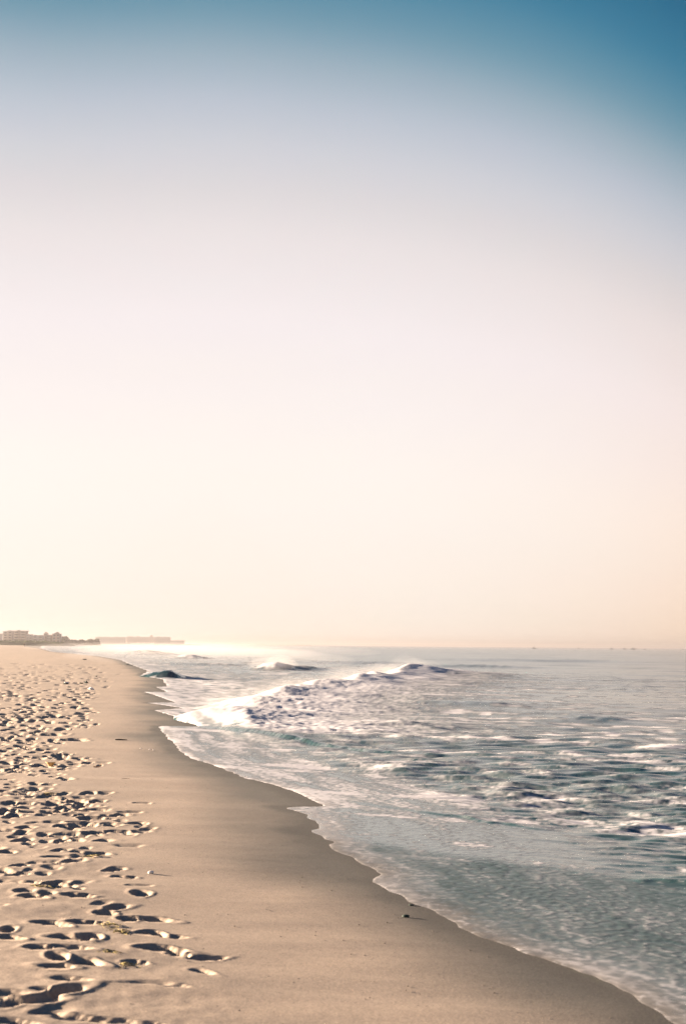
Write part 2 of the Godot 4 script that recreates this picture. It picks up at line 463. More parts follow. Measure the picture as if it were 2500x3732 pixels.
func sea_patch(mesh: ArrayMesh, R: PackedFloat32Array, az0: float, az1: float, nc: int) -> void:
	var nr := R.size()
	var P := PackedVector3Array()
	var C := PackedColorArray()
	var U := PackedVector2Array()
	var keep := PackedByteArray()
	P.resize(nr * nc)
	C.resize(nr * nc)
	U.resize(nr * nc)
	keep.resize(nr * nc)
	var deep := Vector3(0.01, 0.028, 0.03)
	var milk := Vector3(0.03, 0.056, 0.056)
	var soaked := Vector3(0.085, 0.076, 0.063)
	var white := Vector3(0.47, 0.455, 0.455)
	for i in nr:
		var r := R[i]
		var step := (R[mini(i + 1, nr - 1)] - R[maxi(i - 1, 0)]) * 0.5
		if R[0] > 50.0:
			step = lerpf(seam_step, step, smoothstep(60.0, 95.0, r))
		else:
			seam_step = step
		for j in nc:
			var b := az0 + (az1 - az0) * j / (nc - 1)
			var x := r * sin(b)
			var z := -r * cos(b)
			var k := i * nc + j
			var y := wave(x, z, step)
			P[k] = Vector3(x, y, z)
			keep[k] = 1 if x - look(edge, z) > -3.4 else 0
			var c := deep.lerp(milk, w_milk).lerp(soaked, w_thin).lerp(white, w_foam)
			C[k] = Color(c.x, c.y, c.z)
			U[k] = Vector2(clampf(maxf(w_foam, w_film), 0.01, 0.99), 0.5)
	commit(mesh, nr, nc, P, C, U, keep)

# ---------------------------------------------------------------- sky
func sky_color(az: float, el: float) -> Vector3:
	# az in degrees from the sun's bearing (0 to 180), el in degrees above the horizon; display-linear
	var stops := [[0.0, 249, 236, 222], [3.0, 254, 243, 232], [6.0, 255, 246, 238], [8.4, 255, 246, 240], [13.7, 247, 238, 238], [17.0, 235, 227, 227], [18.7, 222, 217, 219], [20.4, 208, 209, 216], [22.1, 188, 196, 208],
		[23.8, 157, 177, 191], [25.4, 114, 154, 174], [27.7, 66, 128, 158], [29.5, 49, 113, 146], [31.5, 39, 96, 131], [50.0, 26, 80, 138], [90.0, 24, 74, 134]]
	var shift := 0.9 * exp((az - 75.0) / 6.6)                                   # farther from the sun the deep blue comes lower
	shift = 16.0 * (1.0 - exp(-shift / 16.0)) + 0.7 * smoothstep(70.0, 60.0, az) * smoothstep(20.0, 50.0, az)
	var near := exp(-az * az / 900.0)
	var h := maxf(el + shift * (1.0 - exp(-el / 5.0)) - 5.0 * near * minf(el / 10.0, 1.0), 0.0)
	var k := 0
	while k < stops.size() - 2 and stops[k + 1][0] < h:
		k += 1
	var a: Array = stops[k]
	var b: Array = stops[k + 1]
	var t := clampf((h - a[0]) / (b[0] - a[0]), 0, 1)
	var c := Color8(int(lerpf(a[1], b[1], t)), int(lerpf(a[2], b[2], t)), int(lerpf(a[3], b[3], t))).srgb_to_linear()
	var v := Vector3(c.r, c.g, c.b)
	var warm := clampf((shift - 1.0) / 4.6, 0.0, 1.0) * exp(-el / 9.0)
	v *= Vector3.ONE.lerp(Vector3(0.97, 0.8, 0.68), warm)
	v *= 1.0 + 0.9 * near * exp(-el / 18.0)
	return v

func make_sky() -> Sky:
	var w := 720
	var h := 360
	var im := Image.create(w, h, false, Image.FORMAT_RGBF)
	var ground := Color(0.3, 0.25, 0.2) * (1.0 / EXPOSURE)
	im.fill(ground)
	for y in h / 2:
		var el := 90.0 - (y + 0.5) * 180.0 / h
		for x in w:
			var az := (x + 0.5) * 360.0 / w           # column 0 lies along -z
			var off := absf(wrapf(az - SUN_AZ, -180.0, 180.0))
			var c := sky_color(off, el) / EXPOSURE
			im.set_pixel(x, y, Color(c.x, c.y, c.z))
	var m := PanoramaSkyMaterial.new()
	m.panorama = ImageTexture.create_from_image(im)
	var s := Sky.new()
	s.sky_material = m
	return s

# ---------------------------------------------------------------- scene
func _ready() -> void:
	rng.seed = 7
	var cam := Camera3D.new()
	cam.name = "camera"
	add_child(cam)
	cam.fov = rad_to_deg(2.0 * atan(1866.0 / FOCAL))
	cam.near = 0.1
	cam.far = 40000.0
	cam.position = EYE
	cam.rotation = Vector3(PITCH, 0, ROLL)
	cam.current = true
	var lens := CameraAttributesPhysical.new()
	lens.frustum_focal_length = 12.0 / tan(atan(1866.0 / FOCAL))
	lens.exposure_aperture = 2.6
	lens.frustum_focus_distance = 22.0
	lens.frustum_near = 0.1
	lens.frustum_far = 40000.0
	cam.attributes = lens

	var env := Environment.new()
	env.background_mode = Environment.BG_SKY
	env.sky = make_sky()
	env.tonemap_mode = Environment.TONE_MAPPER_LINEAR
	env.tonemap_exposure = EXPOSURE
	env.sdfgi_enabled = true
	env.ssao_enabled = true
	env.ssil_enabled = true
	var we := WorldEnvironment.new()
	we.name = "world"
	we.environment = env
	add_child(we)

	var sun := DirectionalLight3D.new()
	sun.name = "sun"
	sun.light_color = Color(1.0, 0.9, 0.8)
	sun.light_energy = 1.6
	sun.light_angular_distance = 0.6
	sun.shadow_enabled = true
	sun.rotation_degrees = Vector3(-SUN_EL, -SUN_AZ + 180.0, 0)
	add_child(sun)

	# the air: thin morning sea haze that scatters forward
	env.volumetric_fog_enabled = true
	env.volumetric_fog_density = 0.0002
	env.volumetric_fog_albedo = Color(1.0, 0.965, 0.945)
	env.volumetric_fog_anisotropy = 0.8

	make_tables()
	make_prints()

	# sand
	var grain := Image.create(512, 512, false, Image.FORMAT_RGB8)
	var bump := Image.create(512, 512, false, Image.FORMAT_L8)
	for y in 512:
		for x in 512:
			var g := rng.randf()
			var v := 0.8 + 0.2 * g + (-0.2 if rng.randf() < 0.02 else 0.0)
			grain.set_pixel(x, y, Color(v, v * 0.995, v * 0.985))
			bump.set_pixel(x, y, Color(g, g, g))
	var sm := mat(Color(1, 1, 1), 0.92, 0.3)
	sm.vertex_color_use_as_albedo = true
	sm.albedo_texture = ImageTexture.create_from_image(grain)
	sm.heightmap_enabled = true
	sm.heightmap_texture = ImageTexture.create_from_image(bump)
	sm.heightmap_scale = 0.05
	sm.uv1_triplanar = true
	sm.uv1_world_triplanar = true
	sm.uv1_scale = Vector3(0.3, 0.3, 0.3)
	var beach := ArrayMesh.new()
	var half := deg_to_rad(30.0)
	sand_patch(beach, radii(3.0, 34.0, int(560 * Q), 0.25), -half, deg_to_rad(24.0), int(820 * Q))
	sand_patch(beach, radii(33.99, 2600.0, int(240 * Q), 0.5), -half, deg_to_rad(4.0), int(420 * Q))
	sand_patch(beach, radii(1.0, 1500.0, 60, 1.0), half - 0.2, TAU - half, 90)
	part("beach", beach, sm).set_meta("kind", "structure")
	print("beach")

	# sea
	var rough := Image.create(64, 2, false, Image.FORMAT_L8)
	for x in 64:
		var v := lerpf(0.15, 0.75, smoothstep(0.0, 0.6, x / 63.0))
		for y in 2:
			rough.set_pixel(x, y, Color(v, v, v))
	var wm := mat(Color(1, 1, 1), 1.0, 0.27)
	wm.vertex_color_use_as_albedo = true
	wm.roughness_texture = ImageTexture.create_from_image(rough)
	wm.texture_repeat = false
	var sea := ArrayMesh.new()
	sea_patch(sea, radii(4.0, 60.0, int(1150 * Q), 0.12), deg_to_rad(-17.0), deg_to_rad(25.0), int(560 * Q))
	sea_patch(sea, radii(59.99, 15000.0, int(820 * Q), 0.62), deg_to_rad(-20.0), deg_to_rad(25.0), int(330 * Q))
	sea_patch(sea, radii(2.5, 15000.0, 70, 1.0), deg_to_rad(24.9), deg_to_rad(190.0), 90)
	part("sea", sea, wm).set_meta("kind", "structure")
	print("sea")

	make_mist(env)
	make_far_shore()
	make_boats()
	make_debris()
	make_walker()
	print("things")

# ---------------------------------------------------------------- spray and mist over the surf
func mist(at: Vector3, size: Vector3, density: float, turn := 0.0) -> void:
	var f := FogVolume.new()
	f.name = numbered("spray_mist")
	f.shape = RenderingServer.FOG_VOLUME_SHAPE_ELLIPSOID
	f.size = size
	var m := FogMaterial.new()
	m.density = density
	m.albedo = Color(1.0, 0.98, 0.96)
	f.material = m
	add_child(f, true)
	f.position = at
	f.rotation.y = turn
	f.set_meta("kind", "stuff")

func make_mist(_env: Environment) -> void:
	mist(Vector3(-60, 0.6, -470), Vector3(90, 4, 520), 0.0004, 0.2)
	mist(Vector3(-40, 0.6, -330), Vector3(46, 3, 300), 0.0007, 0.2)
	mist(Vector3(-20, 0.4, -190), Vector3(34, 2.6, 170), 0.0011, 0.16)
	for k in 22:                       # blown spray along the crest of the breaker
		var z := -36.0 - 2.5 * k
		var a := look(crest_a, z)
		mist(Vector3(look(crest_x, z) - 0.25 + rng.randf_range(-0.3, 0.3), a * 0.8, z), Vector3(rng.randf_range(1.2, 2.4), a * rng.randf_range(1.6, 2.6), rng.randf_range(5, 9)), 0.009, -0.14)
	mist(Vector3(-5.2, 0.4, -107), Vector3(4, 1.2, 5), 0.03)
	mist(Vector3(-4.6, 0.5, -106.5), Vector3(2.4, 1.4, 4), 0.03)

# ---------------------------------------------------------------- shapes
func tube(path: PackedVector3Array, radius: PackedFloat32Array, sides := 7) -> ArrayMesh:
	var st := SurfaceTool.new()
	st.begin(Mesh.PRIMITIVE_TRIANGLES)
	st.set_smooth_group(0)
	var rings := []
	for i in path.size():
		var t := (path[mini(i + 1, path.size() - 1)] - path[maxi(i - 1, 0)]).normalized()
		var a := t.cross(Vector3.UP if absf(t.y) < 0.9 else Vector3.RIGHT).normalized()
		var b := t.cross(a)
		var ring := []
		for k in sides:
			var w := TAU * k / sides
			ring.append(path[i] + (a * cos(w) + b * sin(w)) * radius[i])
		rings.append(ring)
	for i in path.size() - 1:
		for k in sides:
			var l := (k + 1) % sides
			for v in [rings[i][k], rings[i][l], rings[i + 1][l], rings[i][k], rings[i + 1][l], rings[i + 1][k]]:
				st.add_vertex(v)
	for e in [0, path.size() - 1]:
		for k in sides:
			for v in [path[e], rings[e][k], rings[e][(k + 1) % sides]] if e == 0 else [path[e], rings[e][(k + 1) % sides], rings[e][k]]:
				st.add_vertex(v)
	st.index()
	st.generate_normals()
	return st.commit()

func blob(size: Vector3, rough: float, seed_value: int, rows := 10, flat := 0.0) -> ArrayMesh:
	var n := noise(0.9, seed_value, 3)
	var st := SurfaceTool.new()
	st.begin(Mesh.PRIMITIVE_TRIANGLES)
	st.set_smooth_group(0)
	var cols := rows * 2
	var at := func(i: int, j: int) -> Vector3:
		var a := PI * i / rows
		var b := TAU * (j % cols) / cols
		var d := Vector3(sin(a) * cos(b), cos(a), sin(a) * sin(b))
		d *= 1.0 + rough * n.get_noise_3dv(d * 1.3)
		d.y = maxf(d.y, -1.0 + flat)
		return d * size
	for i in rows:
		for j in cols:
			var p: Vector3 = at.call(i, j)
			var q: Vector3 = at.call(i, j + 1)
			var u: Vector3 = at.call(i + 1, j + 1)
			var v: Vector3 = at.call(i + 1, j)
			for w in [p, q, u, p, u, v]:
				st.add_vertex(w)
	st.index()
	st.generate_normals()
	return st.commit()

func lathe(profile: Array, sides := 16, from := 0.0, to := TAU) -> ArrayMesh:
	var st := SurfaceTool.new()
	st.begin(Mesh.PRIMITIVE_TRIANGLES)
	st.set_smooth_group(0)
	for i in profile.size() - 1:
		for k in sides:
			var a := lerpf(from, to, float(k) / sides)
			var b := lerpf(from, to, float(k + 1) / sides)
			var p0: Vector2 = profile[i]
			var p1: Vector2 = profile[i + 1]
			var v := [Vector3(p0.x * cos(a), p0.y, p0.x * sin(a)), Vector3(p0.x * cos(b), p0.y, p0.x * sin(b)), Vector3(p1.x * cos(b), p1.y, p1.x * sin(b)), Vector3(p1.x * cos(a), p1.y, p1.x * sin(a))]
			for n in [0, 2, 1, 0, 3, 2]:
				st.add_vertex(v[n])
	st.index()
	st.generate_normals()
	return st.commit()

func box(size: Vector3) -> BoxMesh:
	var b := BoxMesh.new()
	b.size = size
	return b

func put(o: Node3D, at: Vector3, turn := 0.0) -> Node3D:
	o.position = at
	o.rotation.y = turn
	return o

# ---------------------------------------------------------------- far shore
func block(called: String, label: String, x0: float, x1: float, top: float, depth: float, wall: Material, trim: Material, floors: int, extra: Array, group: String, base := -1.0) -> void:
	var px := 1.0 / FOCAL * depth
	var cx := at_depth((x0 + x1) * 0.5, depth)
	var wide := (x1 - x0) * px
	var ground := base if base >= 0.0 else sand(cx, -depth)
	var horizon := 2352.8 + ((x0 + x1) * 0.5 - 1250.0) * ROLL
	var high := EYE.y + (horizon - top) * px - ground
	var deep := clampf(wide * 0.6, 8.0, 18.0)
	var t := thing(called, label, "building", Vector3(cx, ground - 0.3, -depth), 0.0, group)
	put(part("wall", box(Vector3(wide, high + 0.3, deep)), wall, t), Vector3(0, (high + 0.3) * 0.5, 0))
	put(part("parapet", box(Vector3(wide + 0.5, 0.7, deep + 0.5)), trim, t), Vector3(0, high + 0.62, 0))
	for f in floors:
		var y := 0.3 + high * (f + 0.55) / floors
		put(part("balcony", box(Vector3(wide * 0.92, 0.9, 1.4)), trim, t), Vector3(0, y - high * 0.28 / floors, deep * 0.5 + 0.7))
		var bays := maxi(2, int(wide / 5.0))
		for b in bays:
			put(part("window", box(Vector3(wide / bays * 0.5, high / floors * 0.5, 0.3)), M.glass, t), Vector3((b + 0.5 - bays * 0.5) * wide / bays, y + high * 0.06 / floors, deep * 0.5 + 0.02))
	for e in extra:                    # roof pieces: offset along the front, width, height
		put(part(e[3], box(Vector3(e[1] * px, e[2] * px, deep * 0.5)), wall, t), Vector3(e[0] * px, high + 0.97 + e[2] * px * 0.5, 0))

var M := {}

func make_far_shore() -> void:
	M.glass = mat(Color(0.08, 0.09, 0.1), 0.2, 0.5)
	var pale := mat(Color(0.4, 0.36, 0.32), 0.9)
	var tan := mat(Color(0.33, 0.28, 0.23), 0.9)
	var grey := mat(Color(0.33, 0.33, 0.34), 0.9)
	var rose := mat(Color(0.5, 0.37, 0.31), 0.9)
	var trim := mat(Color(0.45, 0.42, 0.38), 0.8)
	var g := "apartment blocks behind the dune"
	var D := 1500.0
	block("apartment_block", "grey apartment block behind the dune, cut by the picture's edge", -70, 5, 2311, D + 20, grey, trim, 4, [], g)
	block("apartment_block", "widest pale apartment block behind the dune, with low roof housing", 15, 49, 2303, D, pale, trim, 5, [[4, 14, 3, "roof_housing"]], g)
	block("apartment_block", "tall flat-topped apartment block behind the dune, joined beside the widest one", 50.5, 100, 2301, D + 12, tan, trim, 5, [[-6, 10, 2, "roof_housing"]], g)
	block("apartment_block", "lower stepped apartment block beside the tall flat-topped one", 101, 119, 2314, D + 5, grey, trim, 4, [], g)
	block("apartment_block", "long low grey apartment block between the stepped block and the slim tower", 121, 162, 2318, D, grey, trim, 3, [[-10, 9, 1.6, "roof_housing"], [9, 12, 1.0, "roof_housing"]], g)
	block("tower", "slim tower with narrow top among the apartment blocks", 163, 174, 2310, D + 8, rose, trim, 4, [[0, 6, 4, "roof_housing"]], g)
	block("apartment_block", "small pale block squeezed against the slim tower", 175, 189, 2316, D, pale, trim, 4, [], g)
	block("apartment_block", "rosy gabled apartment block at the end of the row beside the trees", 194, 222, 2312, D, rose, trim, 4, [[0, 16, 3.5, "roof_housing"], [2, 7, 6, "chimney"]], g)
	var h := "long low blocks on the far headland"
	var F := 4000.0
	block("headland_block", "long low hazy block on the headland, nearest the apartment row", 350, 458, 2323, F, tan, trim, 4, [[-40, 12, 1.5, "roof_housing"], [-12, 20, 1.0, "roof_housing"], [22, 9, 2.2, "roof_housing"], [44, 14, 0.8, "roof_housing"]], h, 2.0)
	block("headland_block", "middle long hazy block on the headland with a small roof turret", 463, 562, 2322, F + 30, rose, trim, 4, [[-38, 16, 1.4, "roof_housing"], [-8, 10, 2.0, "roof_housing"], [40, 8, 5, "turret"], [40, 3, 7, "spire"]], h, 2.0)
	block("headland_block", "flat hazy block on the headland ending in a tall step", 564, 621, 2323, F, tan, trim, 4, [[-14, 12, 1.6, "roof_housing"], [12, 18, 0.9, "roof_housing"]], h, 2.0)
	block("headland_block", "lowest hazy block at the tip of the headland", 623, 672, 2335, F, rose, trim, 2, [], h, 2.0)
	# land under the far buildings
	var land := mat(Color(0.2, 0.19, 0.12), 0.95)
	ridge("headland", [[at_depth(225, F), 7.0], [at_depth(330, F), 9.0], [at_depth(360, F), 5.0], [at_depth(620, F), 4.0], [at_depth(675, F), 3.4], [at_depth(720, F), 2.6], [at_depth(760, F), 0.2]], -F - 25.0, 90.0, land, 0.4)
	ridge("far_spit", [[at_depth(880, 6500), 0.2], [at_depth(930, 6500), 3.6], [at_depth(1120, 6500), 4.6], [at_depth(1150, 6500), 0.2]], -6500.0, 120.0, land, 0.3)
	ridge("dune", [[-420.0, 3.6], [at_depth(0, 1000), 3.5], [at_depth(110, 1000), 3.2], [at_depth(190, 1000), 2.9], [at_depth(235, 1000), 1.8], [at_depth(265, 1000), 0.5]], -1015.0, 30.0, mat(Color(0.12, 0.12, 0.06), 0.95), 0.5)
	var blade := tube(PackedVector3Array([Vector3(0, -0.2, 0), Vector3(0.05, 0.4, 0), Vector3(0.22, 0.85, 0.05)]), PackedFloat32Array([0.16, 0.11, 0.01]), 4)
	scatter("beach_grass", blade, mat(Color(0.07, 0.09, 0.04), 0.9), 3600, func() -> Vector3:
		var x := rng.randf_range(-420.0, at_depth(225, 1000))
		return Vector3(x, 2.0 + rng.randf() * 1.3 * smoothstep(at_depth(225, 1000), at_depth(150, 1000), x), -1001.0 - rng.randf() * 14.0), 0.6, 1.3)
	var leaf := blob(Vector3(1, 0.8, 1), 0.7, 91, 6)
	scatter("coastal_scrub", leaf, mat(Color(0.075, 0.085, 0.05), 0.95), 1500, func() -> Vector3:
		var px := rng.randf_range(205.0, 352.0)
		var top := lerpf(2318.0, 2334.0, smoothstep(222.0, 248.0, px)) + 3.0 * sin(px * 0.21) - 5.0 * smoothstep(300.0, 345.0, px)
		var high := EYE.y + (2345.0 - top) / FOCAL * 1560.0
		return Vector3(at_depth(px, 1560.0), 0.4 + rng.randf() * maxf(high - 0.8, 0.3), -1560.0 - rng.randf() * 25.0), 0.5, 1.2)

func scatter(called: String, mesh: Mesh, m: Material, count: int, where: Callable, small: float, big: float) -> void:
	var mm := MultiMesh.new()
	mm.transform_format = MultiMesh.TRANSFORM_3D
	mm.mesh = mesh
	mm.instance_count = count
	for k in count:
		var p: Vector3 = where.call()
		mm.set_instance_transform(k, Transform3D(Basis(Vector3.UP, rng.randf() * TAU).scaled(Vector3.ONE * rng.randf_range(small, big)), p))
	var o := MultiMeshInstance3D.new()
	o.name = called
	o.multimesh = mm
	o.material_override = m
	o.set_meta("kind", "stuff")
	add_child(o)

func ridge(called: String, line: Array, z: float, wide: float, m: Material, ragged: float) -> void:
	var n := noise(wide * 0.3, called.length(), 3)
	var nc := 140
	var nr := 16
	var P := PackedVector3Array()
	var C := PackedColorArray()
	var keep := PackedByteArray()
	for i in nr:
		var t := float(i) / (nr - 1)
		for j in nc:
			var x := lerpf(line[0][0], line[-1][0], float(j) / (nc - 1))
			var k := 0
			while k < line.size() - 2 and line[k + 1][0] < x:
				k += 1
			var h := lerpf(line[k][1], line[k + 1][1], smoothstep(line[k][0], line[k + 1][0], x))
			var zz := z + wide * (0.5 - t)
			h = h * pow(sin(PI * t), 0.7) * (1.0 + ragged * n.get_noise_2d(x, zz)) - 0.3
			P.append(Vector3(x, h, zz))
			C.append(Color.WHITE)
			keep.append(1)
	var mesh := ArrayMesh.new()
	commit(mesh, nr, nc, P, C, PackedVector2Array(), keep)
	part(called, mesh, m).set_meta("kind", "structure")

# ---------------------------------------------------------------- boats on the horizon
func hull(long: float, wide: float, high: float) -> ArrayMesh:
	var st := SurfaceTool.new()
	st.begin(Mesh.PRIMITIVE_TRIANGLES)
	st.set_smooth_group(-1)
	var rows := []
	for i in 9:
		var t := i / 8.0
		var w := wide * 0.5 * (1.0 - pow(t, 3.0)) * (0.8 + 0.2 * sin(PI * t))
		var top := high * (0.75 + 0.45 * t * t)
		var x := (t - 0.5) * long
		rows.append([Vector3(x, top, -w), Vector3(x * 0.94, -0.3, -w * 0.55), Vector3(x * 0.94, -0.3, w * 0.55), Vector3(x, top, w)])
	for i in 8:
		for k in 4:
			var l := (k + 1) % 4
			for v in [rows[i][k], rows[i + 1][l], rows[i + 1][k], rows[i][k], rows[i][l], rows[i + 1][l]]:
				st.add_vertex(v)
	for v in [rows[0][0], rows[0][1], rows[0][2], rows[0][0], rows[0][2], rows[0][3]]:
		st.add_vertex(v)
	st.index()
	st.generate_normals()
	return st.commit()

func make_boats() -> void:
	var dark := mat(Color(0.1, 0.12, 0.14), 0.6)
	var white := mat(Color(0.16, 0.17, 0.18), 0.6)
	var D := 1800.0
	var list := [[1945, 15.0, 8.0, "dark fishing boat with a stern mast on the horizon, apart from the others"], [2107, 7.0, 6.0, "small lone dinghy with a short mast on the horizon"],
		[2227, 12.0, 7.0, "dark trawler with one tall mast, alone on the horizon beside the pair"], [2274, 12.0, 7.0, "shorter of the two boats lying close together on the horizon"],
		[2306, 20.0, 8.0, "longest boat on the horizon, with a raised wheelhouse, beside the shorter one"], [2348, 8.0, 4.0, "low open boat on the horizon beyond the longest boat"]]
	for b in list:
		var px := D / FOCAL
		var long: float = b[1] * px
		var high: float = b[2] * px * 1.15
		var t := thing("fishing_boat", b[3], "boat", Vector3(at_depth(b[0], D), 0.0, -D), 0.15, "boats on the horizon")
		part("hull", hull(long, long * 0.32, high * 0.28), dark, t)
		put(part("wheelhouse", box(Vector3(long * 0.26, high * 0.42, long * 0.18)), white, t), Vector3(-long * 0.16, high * 0.4, 0))
		part("mast", tube(PackedVector3Array([Vector3(long * 0.08, high * 0.1, 0), Vector3(long * 0.08, high, 0)]), PackedFloat32Array([0.16, 0.1]), 6), dark, t)
		part("boom", tube(PackedVector3Array([Vector3(long * 0.08, high * 0.45, 0), Vector3(long * 0.34, high * 0.66, 0)]), PackedFloat32Array([0.1, 0.07]), 5), dark, t)

# ---------------------------------------------------------------- what lies on the sand
func make_debris() -> void:
	var bark := mat(Color(0.035, 0.025, 0.02), 0.9)
	var brown := mat(Color(0.13, 0.06, 0.03), 0.85)
	var straw := mat(Color(0.42, 0.28, 0.13), 0.85)
	var weed := mat(Color(0.02, 0.035, 0.025), 0.6)
	var shell := mat(Color(0.75, 0.68, 0.6), 0.5)
	# driftwood stick
	var p := on_sand(443, 2698)
	var o := part("driftwood_stick", tube(PackedVector3Array([Vector3(-0.11, 0.012, 0.01), Vector3(-0.04, 0.014, -0.012), Vector3(0.03, 0.012, 0.0), Vector3(0.11, 0.01, -0.015)]), PackedFloat32Array([0.009, 0.012, 0.011, 0.007]), 8), bark)
	put(o, p)
	tag(o, "straight dark stick lying on smooth bare sand short of the swash", "stick")
	# thin broken twig
	p = on_sand(456, 2839)
	o = part("broken_twig", tube(PackedVector3Array([Vector3(-0.06, 0.004, 0), Vector3(-0.02, 0.007, 0.006), Vector3(0.02, 0.005, -0.004), Vector3(0.065, 0.004, 0.004)]), PackedFloat32Array([0.003, 0.004, 0.0035, 0.002]), 6), brown)
	put(o, p, 0.1)
	tag(o, "thin reddish broken twig on smooth sand beside the drifted patch", "twig")
	# forked twig
	p = on_sand(356, 2797)
	var t := thing("forked_twig", "forked brown twig sticking up at the rim of a footprint", "twig", p)
	part("stem", tube(PackedVector3Array([Vector3(-0.055, 0.01, 0.01), Vector3(-0.02, 0.008, 0), Vector3(0.03, 0.01, 0)]), PackedFloat32Array([0.006, 0.008, 0.006]), 6), brown, t)
	part("branch", tube(PackedVector3Array([Vector3(0.02, 0.01, 0), Vector3(0.045, 0.03, 0.004), Vector3(0.06, 0.055, 0.0)]), PackedFloat32Array([0.005, 0.004, 0.003]), 6), straw, t)
	part("branch", tube(PackedVector3Array([Vector3(-0.045, 0.01, 0.01), Vector3(-0.052, 0.03, 0.012)]), PackedFloat32Array([0.005, 0.003]), 6), straw, t)
	# half a big tan shell standing in the sand
	p = on_sand(186, 2790)
	t = thing("tan_shell", "tan bowl-shaped shell half standing in trodden sand", "shell", p, 0.1)
	part("bowl", lathe([Vector2(0.03, -0.012), Vector2(0.042, 0.012), Vector2(0.06, 0.036), Vector2(0.08, 0.052), Vector2(0.074, 0.053), Vector2(0.055, 0.038), Vector2(0.036, 0.014), Vector2(0.026, -0.012)], 20, 0.15, PI - 0.15), straw, t)
	# pale shell bits
	for k in 3:
		p = on_sand([513, 546, 560][k], [2729, 2732, 2734][k])
		o = put(part("shell_fragment", blob(Vector3(0.022, 0.008, 0.014), 0.5, 60 + k, 6), shell), p + Vector3(0, 0.003, 0), k * 0.7)
		tag(o, ["white shell fragment farthest from the foam in a row of three", "middle white shell fragment in a row of three on bare sand", "white shell fragment nearest the foam in a row of three"][k], "shell", "shell fragments by the swash")
	p = on_sand(551, 3183)
	o = put(part("white_shell", blob(Vector3(0.022, 0.014, 0.014), 0.25, 66, 8), shell), p + Vector3(0, 0.006, 0), 0.4)
	tag(o, "single white shell at the border of trodden and smooth sand", "shell")
	# pebbles near the water
	p = on_sand(1478, 3343)
	o = put(part("pebble", blob(Vector3(0.024, 0.012, 0.012), 0.35, 67, 8), weed), p + Vector3(0, 0.006, 0), 0.1)
	tag(o, "dark pebble with a thin shadow on the damp sand below the foam edge", "pebble")
	p = on_sand(1498, 3300)
	o = put(part("pebble", blob(Vector3(0.02, 0.006, 0.012), 0.35, 68, 8), weed), p + Vector3(0, 0.003, 0), 0.5)
	tag(o, "dark flat pebble touching the edge of the foam", "pebble")
	# weed lumps up the beach
	var lumps := [[310, 2405, 0.2, 0.1, "dark weed clump alone on the far sand"], [470, 2424, 0.34, 0.06, "long dark weed clump at the far waterline"], [352, 2466, 0.06, 0.05, "tiny dark weed clump on bare sand past the white scrap"],
		[296, 2492, 0.09, 0.05, "dark weed clump with ragged edge, one of two side by side"], [316, 2490, 0.07, 0.08, "taller small dark weed clump, one of two side by side"], [241, 2493, 0.1, 0.05, "dark weed clump touching the white bottle"], [252, 2505, 0.06, 0.03, "small flat weed clump in front of the white bottle"]]
	for k in lumps.size():
		var l: Array = lumps[k]
		p = on_sand(l[0], l[1])
		t = thing("seaweed_clump", l[4], "seaweed", p, 0.0, "weed clumps on the beach")
		part("mass", blob(Vector3(l[2], l[3], l[2] * 0.7), 0.9, 70 + k, 10), weed, t)
		for j in 5:
			var a := TAU * j / 5.0 + k
			var d: Vector3 = Vector3(cos(a), 0, sin(a)) * l[2]
			part("frond", tube(PackedVector3Array([d * 0.5 + Vector3(0, l[3] * 0.6, 0), d * 1.1 + Vector3(0, l[3] * 0.4, 0), d * 1.5 + Vector3(0, 0.008, 0)]), PackedFloat32Array([0.012, 0.01, 0.004]), 5), weed, t)
	# bottle
	p = on_sand(246, 2491)
	t = thing("plastic_bottle", "small white bottle with an orange cap lying beside a dark clump", "bottle", p + Vector3(0, 0.035, 0.1), 0.3)
	var body := part("body", lathe([Vector2(0.0, -0.09), Vector2(0.034, -0.088), Vector2(0.037, -0.08), Vector2(0.037, 0.05), Vector2(0.03, 0.075), Vector2(0.015, 0.095), Vector2(0.015, 0.11)], 16), mat(Color(0.8, 0.76, 0.7), 0.4), t)
	body.rotation.z = -PI / 2
	var cap := part("cap", lathe([Vector2(0.018, 0.1), Vector2(0.018, 0.125), Vector2(0.0, 0.126)], 16), mat(Color(0.7, 0.2, 0.05), 0.5), t)
	cap.rotation.z = -PI / 2
	# white scrap
	p = on_sand(334, 2514)
	o = put(part("white_scrap", blob(Vector3(0.08, 0.05, 0.06), 1.2, 83, 14, 0.35), mat(Color(0.8, 0.77, 0.74), 0.6)), p + Vector3(0, 0.03, 0))
	tag(o, "crumpled white scrap on the bare sand beside the trodden part", "litter")
	# loose grit and shell crumbs
	scatter("shell_grit", blob(Vector3(1, 0.5, 0.8), 0.6, 95, 4), mat(Color(0.07, 0.055, 0.045), 0.8), 900, func() -> Vector3:
		var z := -5.5 - 26.0 * pow(rng.randf(), 1.5)
		var x := look(shore, z) - 0.35 - 2.6 * pow(rng.randf(), 1.3)
		return Vector3(x, sand(x, z) + 0.001, z), 0.0015, 0.006)
	# dried weed between the prints
	var wisp := mat(Color(0.19, 0.15, 0.05), 0.9)
	var tufts := [[400, 3372, "greenish dried weed wisp lying below the deep pair of footprints"], [430, 3395, "curled dried weed wisp beside the smooth hump of sand"], [395, 3472, "dried weed wisp above the long shallow furrow"], [445, 3520, "largest dried weed wisp, at the end of the shallow furrow"],
		[150, 3232, "dried weed wisp inside a long footprint"], [330, 3122, "dried weed wisp in front of an oval footprint"], [180, 2893, "dried weed wisp caught in flat footprints near the smooth drift"]]
